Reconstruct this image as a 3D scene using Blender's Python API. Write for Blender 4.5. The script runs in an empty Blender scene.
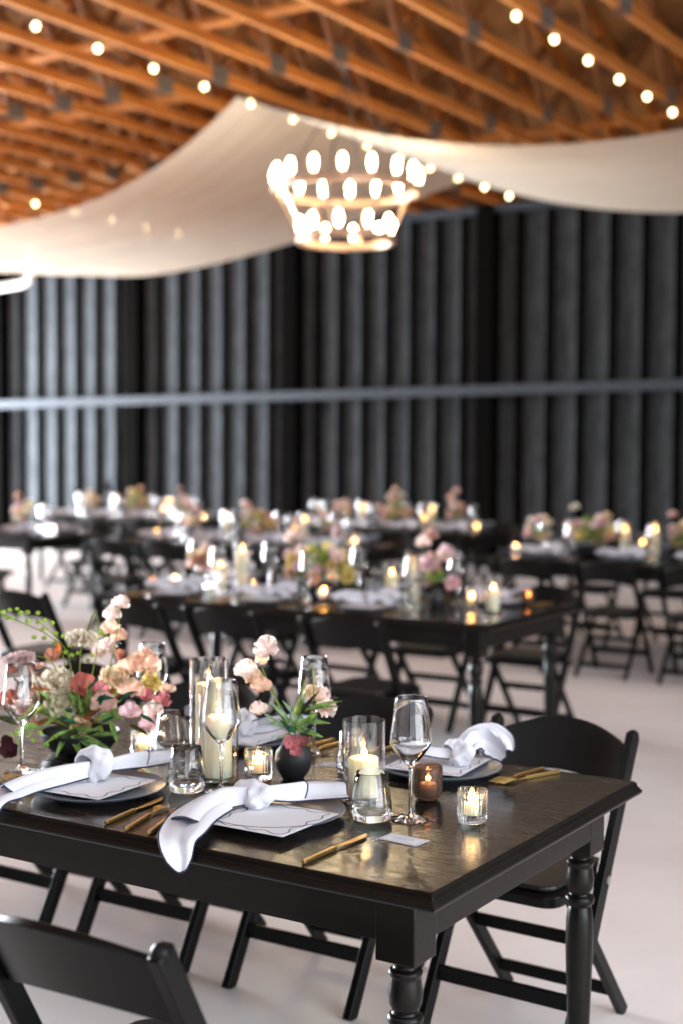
import bpy, math, random
from mathutils import Vector, Matrix
R = random.Random(7)
PI = math.pi
SC = bpy.context.scene
COL = SC.collection

# ------------------------------------------------------------------ mesh helper
class MB:
    """collects vertices and faces of one mesh"""
    def __init__(s): s.v = []; s.f = []; s.m = []; s.mi = 0; s.flat = set()
    def add(s, vs, fs, flat=False):
        o = len(s.v); s.v += [tuple(p) for p in vs]
        for f in fs:
            if flat: s.flat.add(len(s.f))
            s.f.append([o + i for i in f]); s.m.append(s.mi)
    def box(s, c, d, rot=None):
        vs = [Vector((x*d[0]/2, y*d[1]/2, z*d[2]/2)) for x in (-1, 1) for y in (-1, 1) for z in (-1, 1)]
        if rot is not None: vs = [rot @ p for p in vs]
        s.add([p + Vector(c) for p in vs], [(0,1,3,2),(4,6,7,5),(0,4,5,1),(2,3,7,6),(0,2,6,4),(1,5,7,3)], True)
    def beam(s, p0, p1, w, h, up=(0, 0, 1)):
        p0 = Vector(p0); p1 = Vector(p1); d = (p1-p0)
        L = d.length; y = d/L; x = y.cross(Vector(up))
        if x.length < 1e-4: x = Vector((1, 0, 0))
        x.normalize(); z = x.cross(y)
        s.box((p0+p1)/2, (w, L, h), Matrix((x, y, z)).transposed())
    def lathe(s, prof, n=24, c=(0, 0, 0), close=False, flute=None):
        vs = []; fs = []
        for r, z in prof:
            for i in range(n):
                a = 2*PI*i/n; rr = r
                if flute: rr = r*(1 - (flute if i % 2 else 0))
                vs.append((c[0]+rr*math.cos(a), c[1]+rr*math.sin(a), c[2]+z))
        k = len(prof)
        for j in range(k-1 if not close else k):
            j2 = (j+1) % k
            for i in range(n):
                i2 = (i+1) % n
                fs.append((j*n+i, j*n+i2, j2*n+i2, j2*n+i))
        if not close:
            if prof[0][0] > 1e-5: fs.append(tuple(reversed(range(n))))
            if prof[-1][0] > 1e-5: fs.append(tuple((k-1)*n+i for i in range(n)))
        s.add(vs, fs)
    def tube(s, pts, r, n=8, flatz=1.0):
        pts = [Vector(p) for p in pts]; k = len(pts); vs = []; fs = []; x = None
        for j, p in enumerate(pts):
            t = (pts[min(j+1, k-1)] - pts[max(j-1, 0)]).normalized()
            if x is None:
                x = t.cross(Vector((0, 0, 1)))
                if x.length < 1e-3: x = t.cross(Vector((1, 0, 0)))
            x = (x - t*x.dot(t)).normalized(); y = t.cross(x)
            rr = r[j] if isinstance(r, (list, tuple)) else r
            for i in range(n):
                a = 2*PI*i/n
                vs.append(p + x*rr*math.cos(a) + y*rr*flatz*math.sin(a))
        for j in range(k-1):
            for i in range(n):
                i2 = (i+1) % n
                fs.append((j*n+i, j*n+i2, (j+1)*n+i2, (j+1)*n+i))
        fs.append(tuple(reversed(range(n)))); fs.append(tuple((k-1)*n+i for i in range(n)))
        s.add(vs, fs)
    def ball(s, c, r, n=10, m=6, sc=(1, 1, 1)):
        prof = [(max(r*math.sin(PI*j/m), 1e-6), -r*math.cos(PI*j/m)) for j in range(m+1)]
        vs = []; fs = []
        for q, z in prof:
            for i in range(n):
                a = 2*PI*i/n; vs.append((c[0]+q*math.cos(a)*sc[0], c[1]+q*math.sin(a)*sc[1], c[2]+z*sc[2]))
        for j in range(m):
            for i in range(n):
                i2 = (i+1) % n; fs.append((j*n+i, j*n+i2, (j+1)*n+i2, (j+1)*n+i))
        s.add(vs, fs)
    def grid(s, rows, th=0.0):
        k = len(rows); n = len(rows[0]); P = [[Vector(p) for p in r] for r in rows]
        fs = [(j*n+i, j*n+i+1, (j+1)*n+i+1, (j+1)*n+i) for j in range(k-1) for i in range(n-1)]
        if th == 0:
            s.add([p for r in P for p in r], fs); return
        nr = []
        for j in range(k):
            for i in range(n):
                du = P[j][min(i+1, n-1)] - P[j][max(i-1, 0)]; dv = P[min(j+1, k-1)][i] - P[max(j-1, 0)][i]
                q = du.cross(dv); nr.append(q.normalized() if q.length > 1e-9 else Vector((0, 0, 1)))
        flat = [p for r in P for p in r]; N = k*n
        vs = [p + q*th/2 for p, q in zip(flat, nr)] + [p - q*th/2 for p, q in zip(flat, nr)]
        ff = fs + [tuple(N+i for i in reversed(f)) for f in fs]
        ring = [i for i in range(n)] + [j*n+n-1 for j in range(1, k)] + [(k-1)*n+i for i in range(n-2, -1, -1)] + [j*n for j in range(k-2, 0, -1)]
        for a, b in zip(ring, ring[1:]+ring[:1]): ff.append((b, a, N+a, N+b))
        s.add(vs, ff)
    def build(s, name, mats, parent=None, smooth=True, bevel=0, sub=0, loc=None, seg=2):
        me = bpy.data.meshes.new(name); me.from_pydata(s.v, [], s.f); me.validate()
        for m in (mats if isinstance(mats, (list, tuple)) else [mats]): me.materials.append(m)
        o = bpy.data.objects.new(name, me); COL.objects.link(o)
        for i, p in enumerate(me.polygons):
            if i < len(s.m): p.material_index = s.m[i]
            p.use_smooth = bool(smooth and i not in s.flat)
        if smooth: me.set_sharp_from_angle(angle=math.radians(38))
        if bevel:
            b = o.modifiers.new('edge', 'BEVEL'); b.width = bevel; b.segments = seg; b.limit_method = 'ANGLE'; b.harden_normals = False
        if sub:
            b = o.modifiers.new('round', 'SUBSURF'); b.levels = sub; b.render_levels = sub
        if parent is not None: o.parent = parent
        if loc is not None: o.location = loc
        return o

def empty(name, loc=(0, 0, 0), rz=0.0):
    o = bpy.data.objects.new(name, None); COL.objects.link(o); o.location = loc; o.rotation_euler = (0, 0, rz); o.empty_display_size = .05
    return o
def tag(o, label=None, cat=None, group=None, kind=None):
    for k, x in (('label', label), ('category', cat), ('group', group), ('kind', kind)):
        if x: o[k] = x
        elif k in o.keys() and x is not None: del o[k]
    return o
def dup(root, loc, rz=0.0, label=None, group=None, scale=None):
    r = root.copy(); COL.objects.link(r); r.location = loc; r.rotation_euler = (0, 0, rz)
    if scale: r.scale = (scale,)*3
    if label: r['label'] = label
    if group: r['group'] = group
    for ch in list(root.children):
        c = ch.copy(); COL.objects.link(c); c.parent = r
        for g in list(ch.children):
            d = g.copy(); COL.objects.link(d); d.parent = c
    return r
class Kit:
    """first use moves the original, later uses copy it"""
    def __init__(s, maker): s.maker = maker; s.o = None; s.used = False
    def put(s, loc, rz=0.0, label=None, group=None, scale=None):
        if s.o is None: s.o = s.maker()
        if not s.used:
            s.used = True; s.o.location = loc; s.o.rotation_euler = (0, 0, rz)
            if label: s.o['label'] = label
            if group: s.o['group'] = group
            if scale: s.o.scale = (scale,)*3
            return s.o
        o = dup(s.o, loc, rz, label, group); o.scale = (scale or 1,)*3
        return o

# ------------------------------------------------------------------ materials
def srgb(r, g, b):
    f = lambda c: (c/255/12.92) if c/255 <= .04045 else ((c/255+.055)/1.055)**2.4
    return (f(r), f(g), f(b), 1)
def mat(name, col, rough=.5, metal=0.0, spec=.5, coat=0.0, trans=0.0, sss=0.0, noise=None, bump=None, emit=None, ior=1.5):
    m = bpy.data.materials.new(name); m.use_nodes = True; nt = m.node_tree; b = nt.nodes['Principled BSDF']
    b.inputs['Base Color'].default_value = col; b.inputs['Roughness'].default_value = rough; b.inputs['Metallic'].default_value = metal
    b.inputs['Specular IOR Level'].default_value = spec; b.inputs['Coat Weight'].default_value = coat; b.inputs['Coat Roughness'].default_value = .08
    b.inputs['Transmission Weight'].default_value = trans; b.inputs['IOR'].default_value = ior
    if sss: b.inputs['Subsurface Weight'].default_value = sss; b.inputs['Subsurface Radius'].default_value = (.034, .026, .017); b.inputs['Subsurface Scale'].default_value = 1
    if emit: b.inputs['Emission Color'].default_value = emit[0]; b.inputs['Emission Strength'].default_value = emit[1]
    tc = None
    if noise or bump: tc = nt.nodes.new('ShaderNodeTexCoord')
    def nz(scale, stretch, det=4):
        mp = nt.nodes.new('ShaderNodeMapping'); mp.inputs['Scale'].default_value = stretch
        n = nt.nodes.new('ShaderNodeTexNoise'); n.inputs['Scale'].default_value = scale; n.inputs['Detail'].default_value = det
        nt.links.new(tc.outputs['Object'], mp.inputs['Vector']); nt.links.new(mp.outputs['Vector'], n.inputs['Vector']); return n
    if noise:                                   # (scale, stretch, second colour, low, high)
        n = nz(noise[0], noise[1]); cr = nt.nodes.new('ShaderNodeValToRGB')
        cr.color_ramp.elements[0].position = noise[3]; cr.color_ramp.elements[1].position = noise[4]
        cr.color_ramp.elements[0].color = col; cr.color_ramp.elements[1].color = noise[2]
        nt.links.new(n.outputs['Fac'], cr.inputs['Fac']); nt.links.new(cr.outputs['Color'], b.inputs['Base Color'])
    if bump:                                    # (scale, stretch, strength, distance)
        n = nz(bump[0], bump[1]); bp = nt.nodes.new('ShaderNodeBump'); bp.inputs['Strength'].default_value = bump[2]; bp.inputs['Distance'].default_value = bump[3]
        nt.links.new(n.outputs['Fac'], bp.inputs['Height']); nt.links.new(bp.outputs['Normal'], b.inputs['Normal'])
    return m
def glow(name, col, strength):
    m = bpy.data.materials.new(name); m.use_nodes = True; nt = m.node_tree; nt.nodes.clear()
    e = nt.nodes.new('ShaderNodeEmission'); e.inputs['Color'].default_value = col; e.inputs['Strength'].default_value = strength
    o = nt.nodes.new('ShaderNodeOutputMaterial'); nt.links.new(e.outputs[0], o.inputs[0]); return m
def cloth(name, col, transl=.3, clear=0.0, noise=None):
    m = bpy.data.materials.new(name); m.use_nodes = True; nt = m.node_tree; nt.nodes.clear()
    d = nt.nodes.new('ShaderNodeBsdfDiffuse'); t = nt.nodes.new('ShaderNodeBsdfTranslucent'); mx = nt.nodes.new('ShaderNodeMixShader')
    d.inputs[0].default_value = col; t.inputs[0].default_value = col; mx.inputs[0].default_value = transl
    nt.links.new(d.outputs[0], mx.inputs[1]); nt.links.new(t.outputs[0], mx.inputs[2]); out = mx
    if noise:                                   # (scale, second colour, stretch)
        tc = nt.nodes.new('ShaderNodeTexCoord'); mp = nt.nodes.new('ShaderNodeMapping'); mp.inputs['Scale'].default_value = noise[2]
        n = nt.nodes.new('ShaderNodeTexNoise'); n.inputs['Scale'].default_value = noise[0]; cr = nt.nodes.new('ShaderNodeValToRGB')
        cr.color_ramp.elements[0].position = .4; cr.color_ramp.elements[1].position = .62; cr.color_ramp.elements[0].color = col; cr.color_ramp.elements[1].color = noise[1]
        nt.links.new(tc.outputs['Object'], mp.inputs[0]); nt.links.new(mp.outputs[0], n.inputs['Vector']); nt.links.new(n.outputs['Fac'], cr.inputs[0])
        nt.links.new(cr.outputs[0], d.inputs[0]); nt.links.new(cr.outputs[0], t.inputs[0])
    if clear:
        tr = nt.nodes.new('ShaderNodeBsdfTransparent'); m2 = nt.nodes.new('ShaderNodeMixShader'); m2.inputs[0].default_value = clear
        nt.links.new(mx.outputs[0], m2.inputs[1]); nt.links.new(tr.outputs[0], m2.inputs[2]); out = m2
    o = nt.nodes.new('ShaderNodeOutputMaterial'); nt.links.new(out.outputs[0], o.inputs[0]); return m

M = {}
M['chair'] = mat('black_resin', (.0035, .0035, .0037, 1), .40, spec=.16)
M['pad'] = mat('black_vinyl', (.02, .018, .017, 1), .42, bump=(60, (1, 1, 1), .15, .002))
M['bolt'] = mat('steel_bolt', (.5, .5, .5, 1), .3, 1)
M['table'] = mat('black_stained_wood', (.004, .0034, .003, 1), .28, spec=.2, noise=(14, (.25, 3, 3), (.008, .0065, .005, 1), .4, .7), bump=(30, (.3, 6, 6), .12, .002))
M['top'] = mat('worn_black_lacquer_top', (.006, .005, .004, 1), .12, spec=.40, noise=(7, (.35, 2.2, 1), (.021, .013, .008, 1), .45, .75), bump=(30, (.4, 5, 1), .16, .003))
def worn(m):                                  # rubbed patches: roughness wanders between polished and dull
    nt = m.node_tree; b = nt.nodes['Principled BSDF']; tc = nt.nodes.new('ShaderNodeTexCoord'); mp = nt.nodes.new('ShaderNodeMapping'); mp.inputs['Scale'].default_value = (1.2, 3.2, 1); mp.inputs['Rotation'].default_value = (0, 0, .35)
    n = nt.nodes.new('ShaderNodeTexNoise'); n.inputs['Scale'].default_value = 9; n.inputs['Detail'].default_value = 9; n.inputs['Roughness'].default_value = .72
    mr = nt.nodes.new('ShaderNodeMapRange'); mr.inputs[1].default_value = .38; mr.inputs[2].default_value = .66; mr.inputs[3].default_value = .05; mr.inputs[4].default_value = .34
    nt.links.new(tc.outputs['Object'], mp.inputs[0]); nt.links.new(mp.outputs[0], n.inputs['Vector']); nt.links.new(n.outputs['Fac'], mr.inputs[0]); nt.links.new(mr.outputs[0], b.inputs['Roughness'])
worn(M['top'])
M['plate'] = mat('slate_stoneware', srgb(92, 97, 108), .32, coat=.2)
M['linen'] = mat('white_linen', srgb(200, 200, 208), .85, spec=.2, bump=(420, (1, 1, 1), .12, .0006))
M['navy'] = mat('navy_thread', srgb(32, 38, 62), .8)
M['paper'] = mat('white_card', srgb(206, 206, 212), .75, spec=.2)
M['ink'] = mat('navy_ink', srgb(40, 46, 70), .7)
M['greyink'] = mat('grey_ink', srgb(140, 145, 165), .7)
M['gold'] = mat('brushed_gold', srgb(216, 182, 116), .36, 1, bump=(90, (1, 12, 1), .08, .001))
M['glass'] = mat('clear_glass', (1, 1, 1, 1), .0, trans=1, ior=1.45)
M['smoke'] = mat('smoky_brown_glass', srgb(128, 104, 92), .12, trans=.75, ior=1.4)
M['wax'] = mat('ivory_wax', srgb(253, 238, 208), .5, sss=.8)
M['wick'] = mat('charred_wick', (.01, .01, .01, 1), .9)
M['flame'] = glow('candle_flame', (1, .52, .15, 1), 30)
M['flamefar'] = glow('candle_flame_glow', (1, .40, .085, 1), 120)
M['bulb'] = glow('warm_bulb', (1, .79, .47, 1), 36)
M['bulb2'] = glow('string_bulb', (1, .74, .38, 1), 10)
M['black'] = mat('matt_black_ceramic', (.016, .017, .019, 1), .5)
M['cord'] = mat('black_cord', (.02, .018, .016, 1), .6)
M['copper'] = mat('brushed_copper_ring', srgb(198, 162, 138), .4, .6)
M['stem'] = cloth('green_stem', srgb(120, 140, 60), .2)
FC = dict(blush=(250, 226, 216), peach=(246, 204, 178), cream=(234, 222, 200), creamg=(222, 216, 184), creamp=(240, 214, 178), mauve=(214, 188, 186), burg=(176, 100, 90), rose=(212, 136, 140), dusty=(222, 180, 168), pinkw=(240, 204, 210), yellow=(236, 216, 140), rust=(178, 122, 100), dark=(64, 34, 38), maroonp=(180, 110, 110))
for k, c in FC.items(): M['f_'+k] = cloth('petal_'+k, srgb(*c), .35, noise=(38, srgb(*[min(255, int(x*.86)) for x in c]), (1, 1, 1)))
LC = dict(g=(126, 156, 84), y=(160, 172, 92), t=(52, 104, 84), o=(190, 110, 66), d=(58, 62, 40), v=(150, 172, 140), b=(176, 204, 92))
for k, c in LC.items(): M['l_'+k] = cloth('leaf_'+k, srgb(*c), .3, noise=(60, srgb(*[int(x*.75) for x in c]), (1, 1, 1)))
M['foam'] = mat('slate_sprayed_foam', srgb(75, 79, 83), .8, spec=.12, noise=(9, (1, 1, .4), srgb(58, 61, 64), .35, .7), bump=(22, (1, 1, .6), .5, .02))
M['stud'] = mat('black_painted_stud', (.0045, .0042, .004, 1), .9, spec=.0)
M['girt'] = mat('grey_painted_rail', srgb(58, 62, 68), .7, spec=.2)
M['floor'] = mat('pale_concrete', srgb(226, 219, 218), .40, spec=.4, noise=(1.3, (1, 1, 1), srgb(212, 203, 202), .35, .7), bump=(40, (1, 1, 1), .05, .003))
M['timber'] = mat('orange_pine', srgb(202, 130, 52), .6, noise=(5, (6, .4, 6), srgb(166, 94, 34), .35, .7))
M['web'] = mat('shaded_brown_pine', srgb(140, 88, 42), .7, noise=(5, (6, 6, .4), srgb(104, 62, 28), .35, .7))  # same pine as the chords, with the webs' shade put into the colour
M['deck'] = mat('roof_boards', srgb(172, 126, 76), .75, noise=(1.2, (1, 1.6, 1), srgb(112, 74, 40), .38, .62))
M['gang'] = mat('grey_nail_plate', srgb(120, 118, 116), .5, .5)
M['drape'] = cloth('cream_voile', srgb(246, 234, 216), .45, clear=.15, noise=(4.2, srgb(234, 218, 196), (.15, 5, .15)))
M['pipe'] = mat('white_pipe', srgb(228, 226, 222), .4)

# ------------------------------------------------------------------ the hall   (X = along the tables, Y = towards the slatted wall)
WB = 14.85; ZC = 4.80
def P3(a, b, z): return (-a, b, z)

m = MB(); m.box((-7, 4, -.06), (50, 46, .12))
tag(m.build('floor', M['floor'], smooth=False), 'pale polished concrete floor of the hall', kind='structure')
m = MB(); m.box((-8.5, WB+.2, 2.45), (25, .16, 4.9))
wall = m.build('wall_back', M['stud'], smooth=False); tag(wall, 'dark slatted back wall with black studs and slate panels', kind='structure')
m = MB()
k = 0; x = 20.6
cols = (19.41, 16.41, 13.41, 10.41, 7.24, 4.2, 1.1, -2.0)
a = -3.2
studs = []
lo = -3.6
edges = sorted(cols)
for c0, c1 in zip([lo]+edges, edges+[20.9]):
    n = max(1, round((c1-c0)/.41))
    for i in range(1, n): studs.append(c0+(c1-c0)*i/n)
m = MB()
m.box((-8.5, WB+.06, 2.45), (24.6, .10, 4.78))
m.build('foam_panel', M['foam'], wall, smooth=False)
m = MB()
for s in studs: m.box((-s, WB-.02, 2.41), (.09, .085, 4.82))
m.build('stud', M['stud'], wall, smooth=False)
for c in cols:
    m = MB(); m.box((-c, WB-.09, 2.41), (.25, .26, 4.82)); m.build('column', M['stud'], wall, smooth=False)
m = MB(); m.beam(P3(18.5, WB-.27, 2.28), P3(-3.5, WB-.27, 2.46), .09, .13); m.build('rail', M['girt'], wall, smooth=False)
m = MB(); m.box((-8.5, WB-.05, 4.78), (25, .3, .09)); m.build('top_plate', M['girt'], wall, smooth=False)
m = MB(); m.box((-13.92, WB-.16, .95), (.07, .05, .16)); m.box((-13.92, WB-.2, 1.0), (.03, .05, .03)); m.build('wall_bracket', M['stud'], wall, smooth=False)
m = MB(); m.box((4.1, 8.4, 2.45), (.16, 13.2, 4.9)); tag(m.build('wall_right', M['stud'], smooth=False), 'unseen dark end wall beside the far tables', kind='structure')  # unseen end wall, put in to keep the hall's right side dark

m = MB(); m.box((-8.5, -9.1, 3.5), (25, .16, 7)); tag(m.build('wall_front', M['stud'], smooth=False), 'dark front wall of the hall', kind='structure')
m = MB(); m.box((-20.9, -4.5, 5.5), (.16, 9, 11)); m.box((-20.9, 7.45, 6.2), (.16, 14.9, 5.0)); tag(m.build('wall_left', M['stud'], smooth=False), 'dark end wall past the side doorway', kind='structure')
# roof: boarded slope on parallel timber trusses
SL = .32
def zr(b): return ZC+.28+(WB-b)*SL
m = MB(); m.beam((-8.5, WB+.4, zr(WB+.4)+.12), (-8.5, -9.0, zr(-9.0)+.12), 25.4, .06)
roof = m.build('ceiling', M['deck'], smooth=False); tag(roof, 'tan boarded roof underside above the timber trusses', kind='structure')
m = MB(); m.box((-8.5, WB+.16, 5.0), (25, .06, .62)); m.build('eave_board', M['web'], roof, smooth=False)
def truss():
    t = empty('roof_truss')
    def pt(n, *beams, mt=M['timber']):
        q = MB()
        for p0, p1, w, h in beams: q.beam(p0, p1, w, h)
        return q.build(n, mt, t, smooth=False)
    pt('bottom_chord', ((0, WB, ZC+.07), (0, -9.0, ZC+.045), .05, .09))
    pt('top_chord', ((0, WB, zr(WB)), (0, -9.0, zr(-9.0)), .05, .14))
    nb = [13.4, 10.58, 7.76, 4.94, 2.12, -.7, -3.52, -6.34]
    for b in nb:
        for d in (-1.41, 1.41):
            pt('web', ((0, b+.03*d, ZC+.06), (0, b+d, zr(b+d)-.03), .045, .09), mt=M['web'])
        q = MB()
        for sx in (-1, 1): q.box((sx*.03, b, ZC+.07), (.006, .22, .14))
        q.build('nail_plate', M['gang'], t, smooth=False)
    return t
tk = Kit(truss)
for i in range(-9, 24):
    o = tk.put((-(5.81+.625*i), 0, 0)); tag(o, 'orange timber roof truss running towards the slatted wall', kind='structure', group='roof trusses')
for j, (b, z, a0, a1) in enumerate(((6.88, ZC+.20, 2.2, 9.2), (8.75, ZC+.24, 7.5, 20), (11.9, ZC+.22, 0, 20), (4.6, ZC+.2, 0, 20))):
    m = MB(); m.beam(P3(a0, b, z), P3(a1, b, z), .14, .045)
    tag(m.build('trim_%d' % (j+1), M['timber'], smooth=False), 'long timber brace lying across the roof trusses', kind='structure')

# white heating pipe at the end of the cloth
m = MB(); m.tube([P3(19.5, 14.2, 3.98), P3(17, 14.2, 4.12), P3(15.35, 14.2, 4.22), P3(15.18, 14.2, 4.26), P3(15.12, 14.2, 4.36), P3(15.12, 14.2, 4.8)], .065, 12)
tag(m.build('hanging_pipe', M['pipe']), 'white bent pipe hanging under the roof beside the cream drape', 'pipe')

# cream drapes swagged between the string light lines
def drape(name, aL, aR, zmin0, zmin1, e0, e1, b0, b1, label, ruff):
    rows = []
    for j in range(25):
        t = j/24; r = []
        zm = zmin0+(zmin1-zmin0)*t; e = e0+(e1-e0)*min(1, t*1.0)
        for i in range(61):
            q = i/60; s = 2*q-1; a = aL+(aR-aL)*q
            fall = abs(s)**e
            z = zm+(ZC+.02-zm)*fall
            z += ruff*math.sin(t*34+1.3*math.sin(q*3))*(1-abs(s)**4)*.5 + ruff*.5*math.sin(t*61+2)*(1-abs(s)**4)
            r.append(P3(a, b0+(b1-b0)*t, z))
        rows.append(r)
    m = MB(); m.grid(rows)
    o = m.build(name, M['drape']); tag(o, label, 'drape', 'cream ceiling drapes'); return o
drape('ceiling_drape', 16.6, 6.62, 3.83, 3.99, 3.8, 1.6, 8.3, 12.9, 'wide cream ceiling drape sweeping down towards the white bent pipe, string bulbs showing through', .03)
drape('ceiling_drape', 6.60, -.75, 3.985, 4.17, 2.0, 2.4, 8.3, 12.9, 'long cream ceiling drape sagging from the chandelier towards the darker end of the hall', .03)

# string lights
def string(a, bs, z, label, sag=.0):
    t = empty('string_lights', P3(a, bs[0], z)); tag(t, label, 'string lights', 'string lights under the roof')
    c = MB(); pts = []
    for i, b in enumerate(bs):
        pts.append((0, b-bs[0], 0))
        if i < len(bs)-1: pts.append((0, (b+bs[i+1])/2-bs[0], -.015))
    c.tube(pts, .006, 6); c.build('cable', M['cord'], t)
    for b in bs:
        q = MB(); q.ball((0, 0, -.072), .027, 10, 7, (1, 1, 1.12)); o = q.build('bulb', M['bulb2'], t, loc=(0, b-bs[0], 0))
        q = MB(); q.lathe([(.008, 0), (.014, -.004), (.014, -.038), (.010, -.042)], 8); q.build('socket', M['cord'], o)
string(6.66, [5.755+.70*(i-3) for i in range(16)], 4.89, 'string of round bulbs along the ridge where both cream drapes meet')
string(3.40, [7.454+.698*(i-4) for i in range(11)], 4.89, 'string of round bulbs crossing the roof above the sagging drape')
string(12.3, [6.2+.75*i for i in range(12)], 4.89, 'string of round bulbs partly hidden behind the sweeping cream drape')

# chandelier
CH = P3(5.24, 8.0, 0)
t = empty('chandelier', (CH[0], CH[1], 3.36)); tag(t, 'two tier round chandelier with glowing bulbs hung before the drape', 'chandelier')
def ring(r, z, name):
    q = MB(); q.lathe([(r-.022, z-.028), (r+.022, z-.028), (r+.026, z), (r+.022, z+.028), (r-.022, z+.028), (r-.026, z)], 56, close=True); return q.build(name, M['copper'], t)
U, Lw = .42, .0
ring(.62, U, 'ring'); ring(.40, Lw, 'ring')
for i in range(8):
    an = 2*PI*(i+.35)/8; q = MB(); q.beam((.60*math.cos(an), .60*math.sin(an), U-.02), (.40*math.cos(an), .40*math.sin(an), Lw+.02), .028, .008, (math.cos(an), math.sin(an), 0)); q.build('strap', M['copper'], t, smooth=False)
for i in range(4):
    an = 2*PI*(i+.2)/4; q = MB(); q.tube([(.60*math.cos(an), .60*math.sin(an), U+.02), (0, 0, 1.36)], .0045, 6); q.build('hanging_rod', M['cord'], t)
q = MB(); q.tube([(0, 0, 1.35), (0, 0, 1.50)], .014, 8); q.lathe([(.0, 1.44), (.07, 1.46), (.07, 1.5), (0, 1.5)], 16); q.build('ceiling_mount', M['cord'], t)
def bulbs(n, r, z, off):
    for i in range(n):
        an = 2*PI*(i+off)/n; p = (r*math.cos(an), r*math.sin(an), z)
        q = MB(); q.lathe([(.0005, .165), (.012, .160), (.026, .135), (.030, .105), (.027, .075), (.017, .045), (.013, .03), (.0005, .03)], 10); o = q.build('bulb', M['bulb'], t, loc=p)
        q = MB(); q.lathe([(.016, -.01), (.018, 0), (.018, .03), (.012, .034)], 10); q.build('socket', M['copper'], o)
bulbs(16, .62, U+.03, .3); bulbs(10, .40, Lw+.03, .15)

# ------------------------------------------------------------------ furniture kits
def mk_chair():
    t = empty('folding_chair'); t['category'] = 'chair'
    c = M['chair']
    for s in (-1, 1):
        m = MB(); x = s*.208
        m.beam((x, .200, -.004), (x, -.236, .790), .026, .044, (0, 1, .5))
        m.tube([(x, -.228, .775), (x, -.238, .794), (x, -.242, .802)], [.019, .0165, .004], 10)
        o = m.build('post', c, t, bevel=.005)
        m = MB(); m.beam((s*.178, .10, .425), (s*.178, -.262, 0), .022, .038, (0, 1, .5)); m.build('rear_leg', c, t, bevel=.004)
        m = MB(); y = -.04; m.tube([(s*.200, y, .437), (s*.226, y, .437)], .011, 10); m.build('bolt', M['bolt'], t)
    # curved backrest slat, arched on top
    rows = []
    for i in range(15):
        q = i/14*2-1; x = q*.197; dz = -.045*q*q; by = -.045*(1-q*q)
        r = []
        for zz in (.672, .715, .762, .806):
            z = zz+dz*(1.0 if zz > .68 else .8); yy = .200-.432*(z/.79) + by + .005
            r.append((x, yy, z))
        rows.append(r)
    m = MB(); m.grid(rows, .017); m.build('backrest', c, t, bevel=.003)
    def slab(z0, z1, hx, y0, y1, rc, n=5):
        q = MB(); ring = []
        for cx, cy, a0 in ((hx-rc, y1-rc, 0), (-hx+rc, y1-rc, 90), (-hx+rc, y0+rc, 180), (hx-rc, y0+rc, 270)):
            for k in range(n+1):
                a = math.radians(a0+90*k/n); ring.append((cx+rc*math.cos(a), cy+rc*math.sin(a)))
        N = len(ring); vs = [(x, y, z0) for x, y in ring]+[(x, y, z1) for x, y in ring]
        q.add(vs, [tuple(reversed(range(N))), tuple(range(N, 2*N))]+[(i, (i+1) % N, N+(i+1) % N, N+i) for i in range(N)]); return q
    slab(.415, .447, .192, -.180, .215, .05).build('seat', c, t, smooth=False, bevel=.006)
    slab(.4475, .462, .168, -.155, .188, .045).build('seat_pad', M['pad'], t, smooth=False, bevel=.006)
    for zf in (.15,):
        y = .200-.428*(zf/.779); m = MB(); m.box((0, y, zf), (.39, .016, .042)); m.build('front_rung', c, t, smooth=False, bevel=.003)
    for zf in (.085, .26):
        y = -.262+.362*(zf/.425); m = MB(); m.box((0, y, zf), (.334, .016, .034)); m.build('rear_rung', c, t, smooth=False, bevel=.003)
    return t
chairs = Kit(mk_chair)

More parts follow.
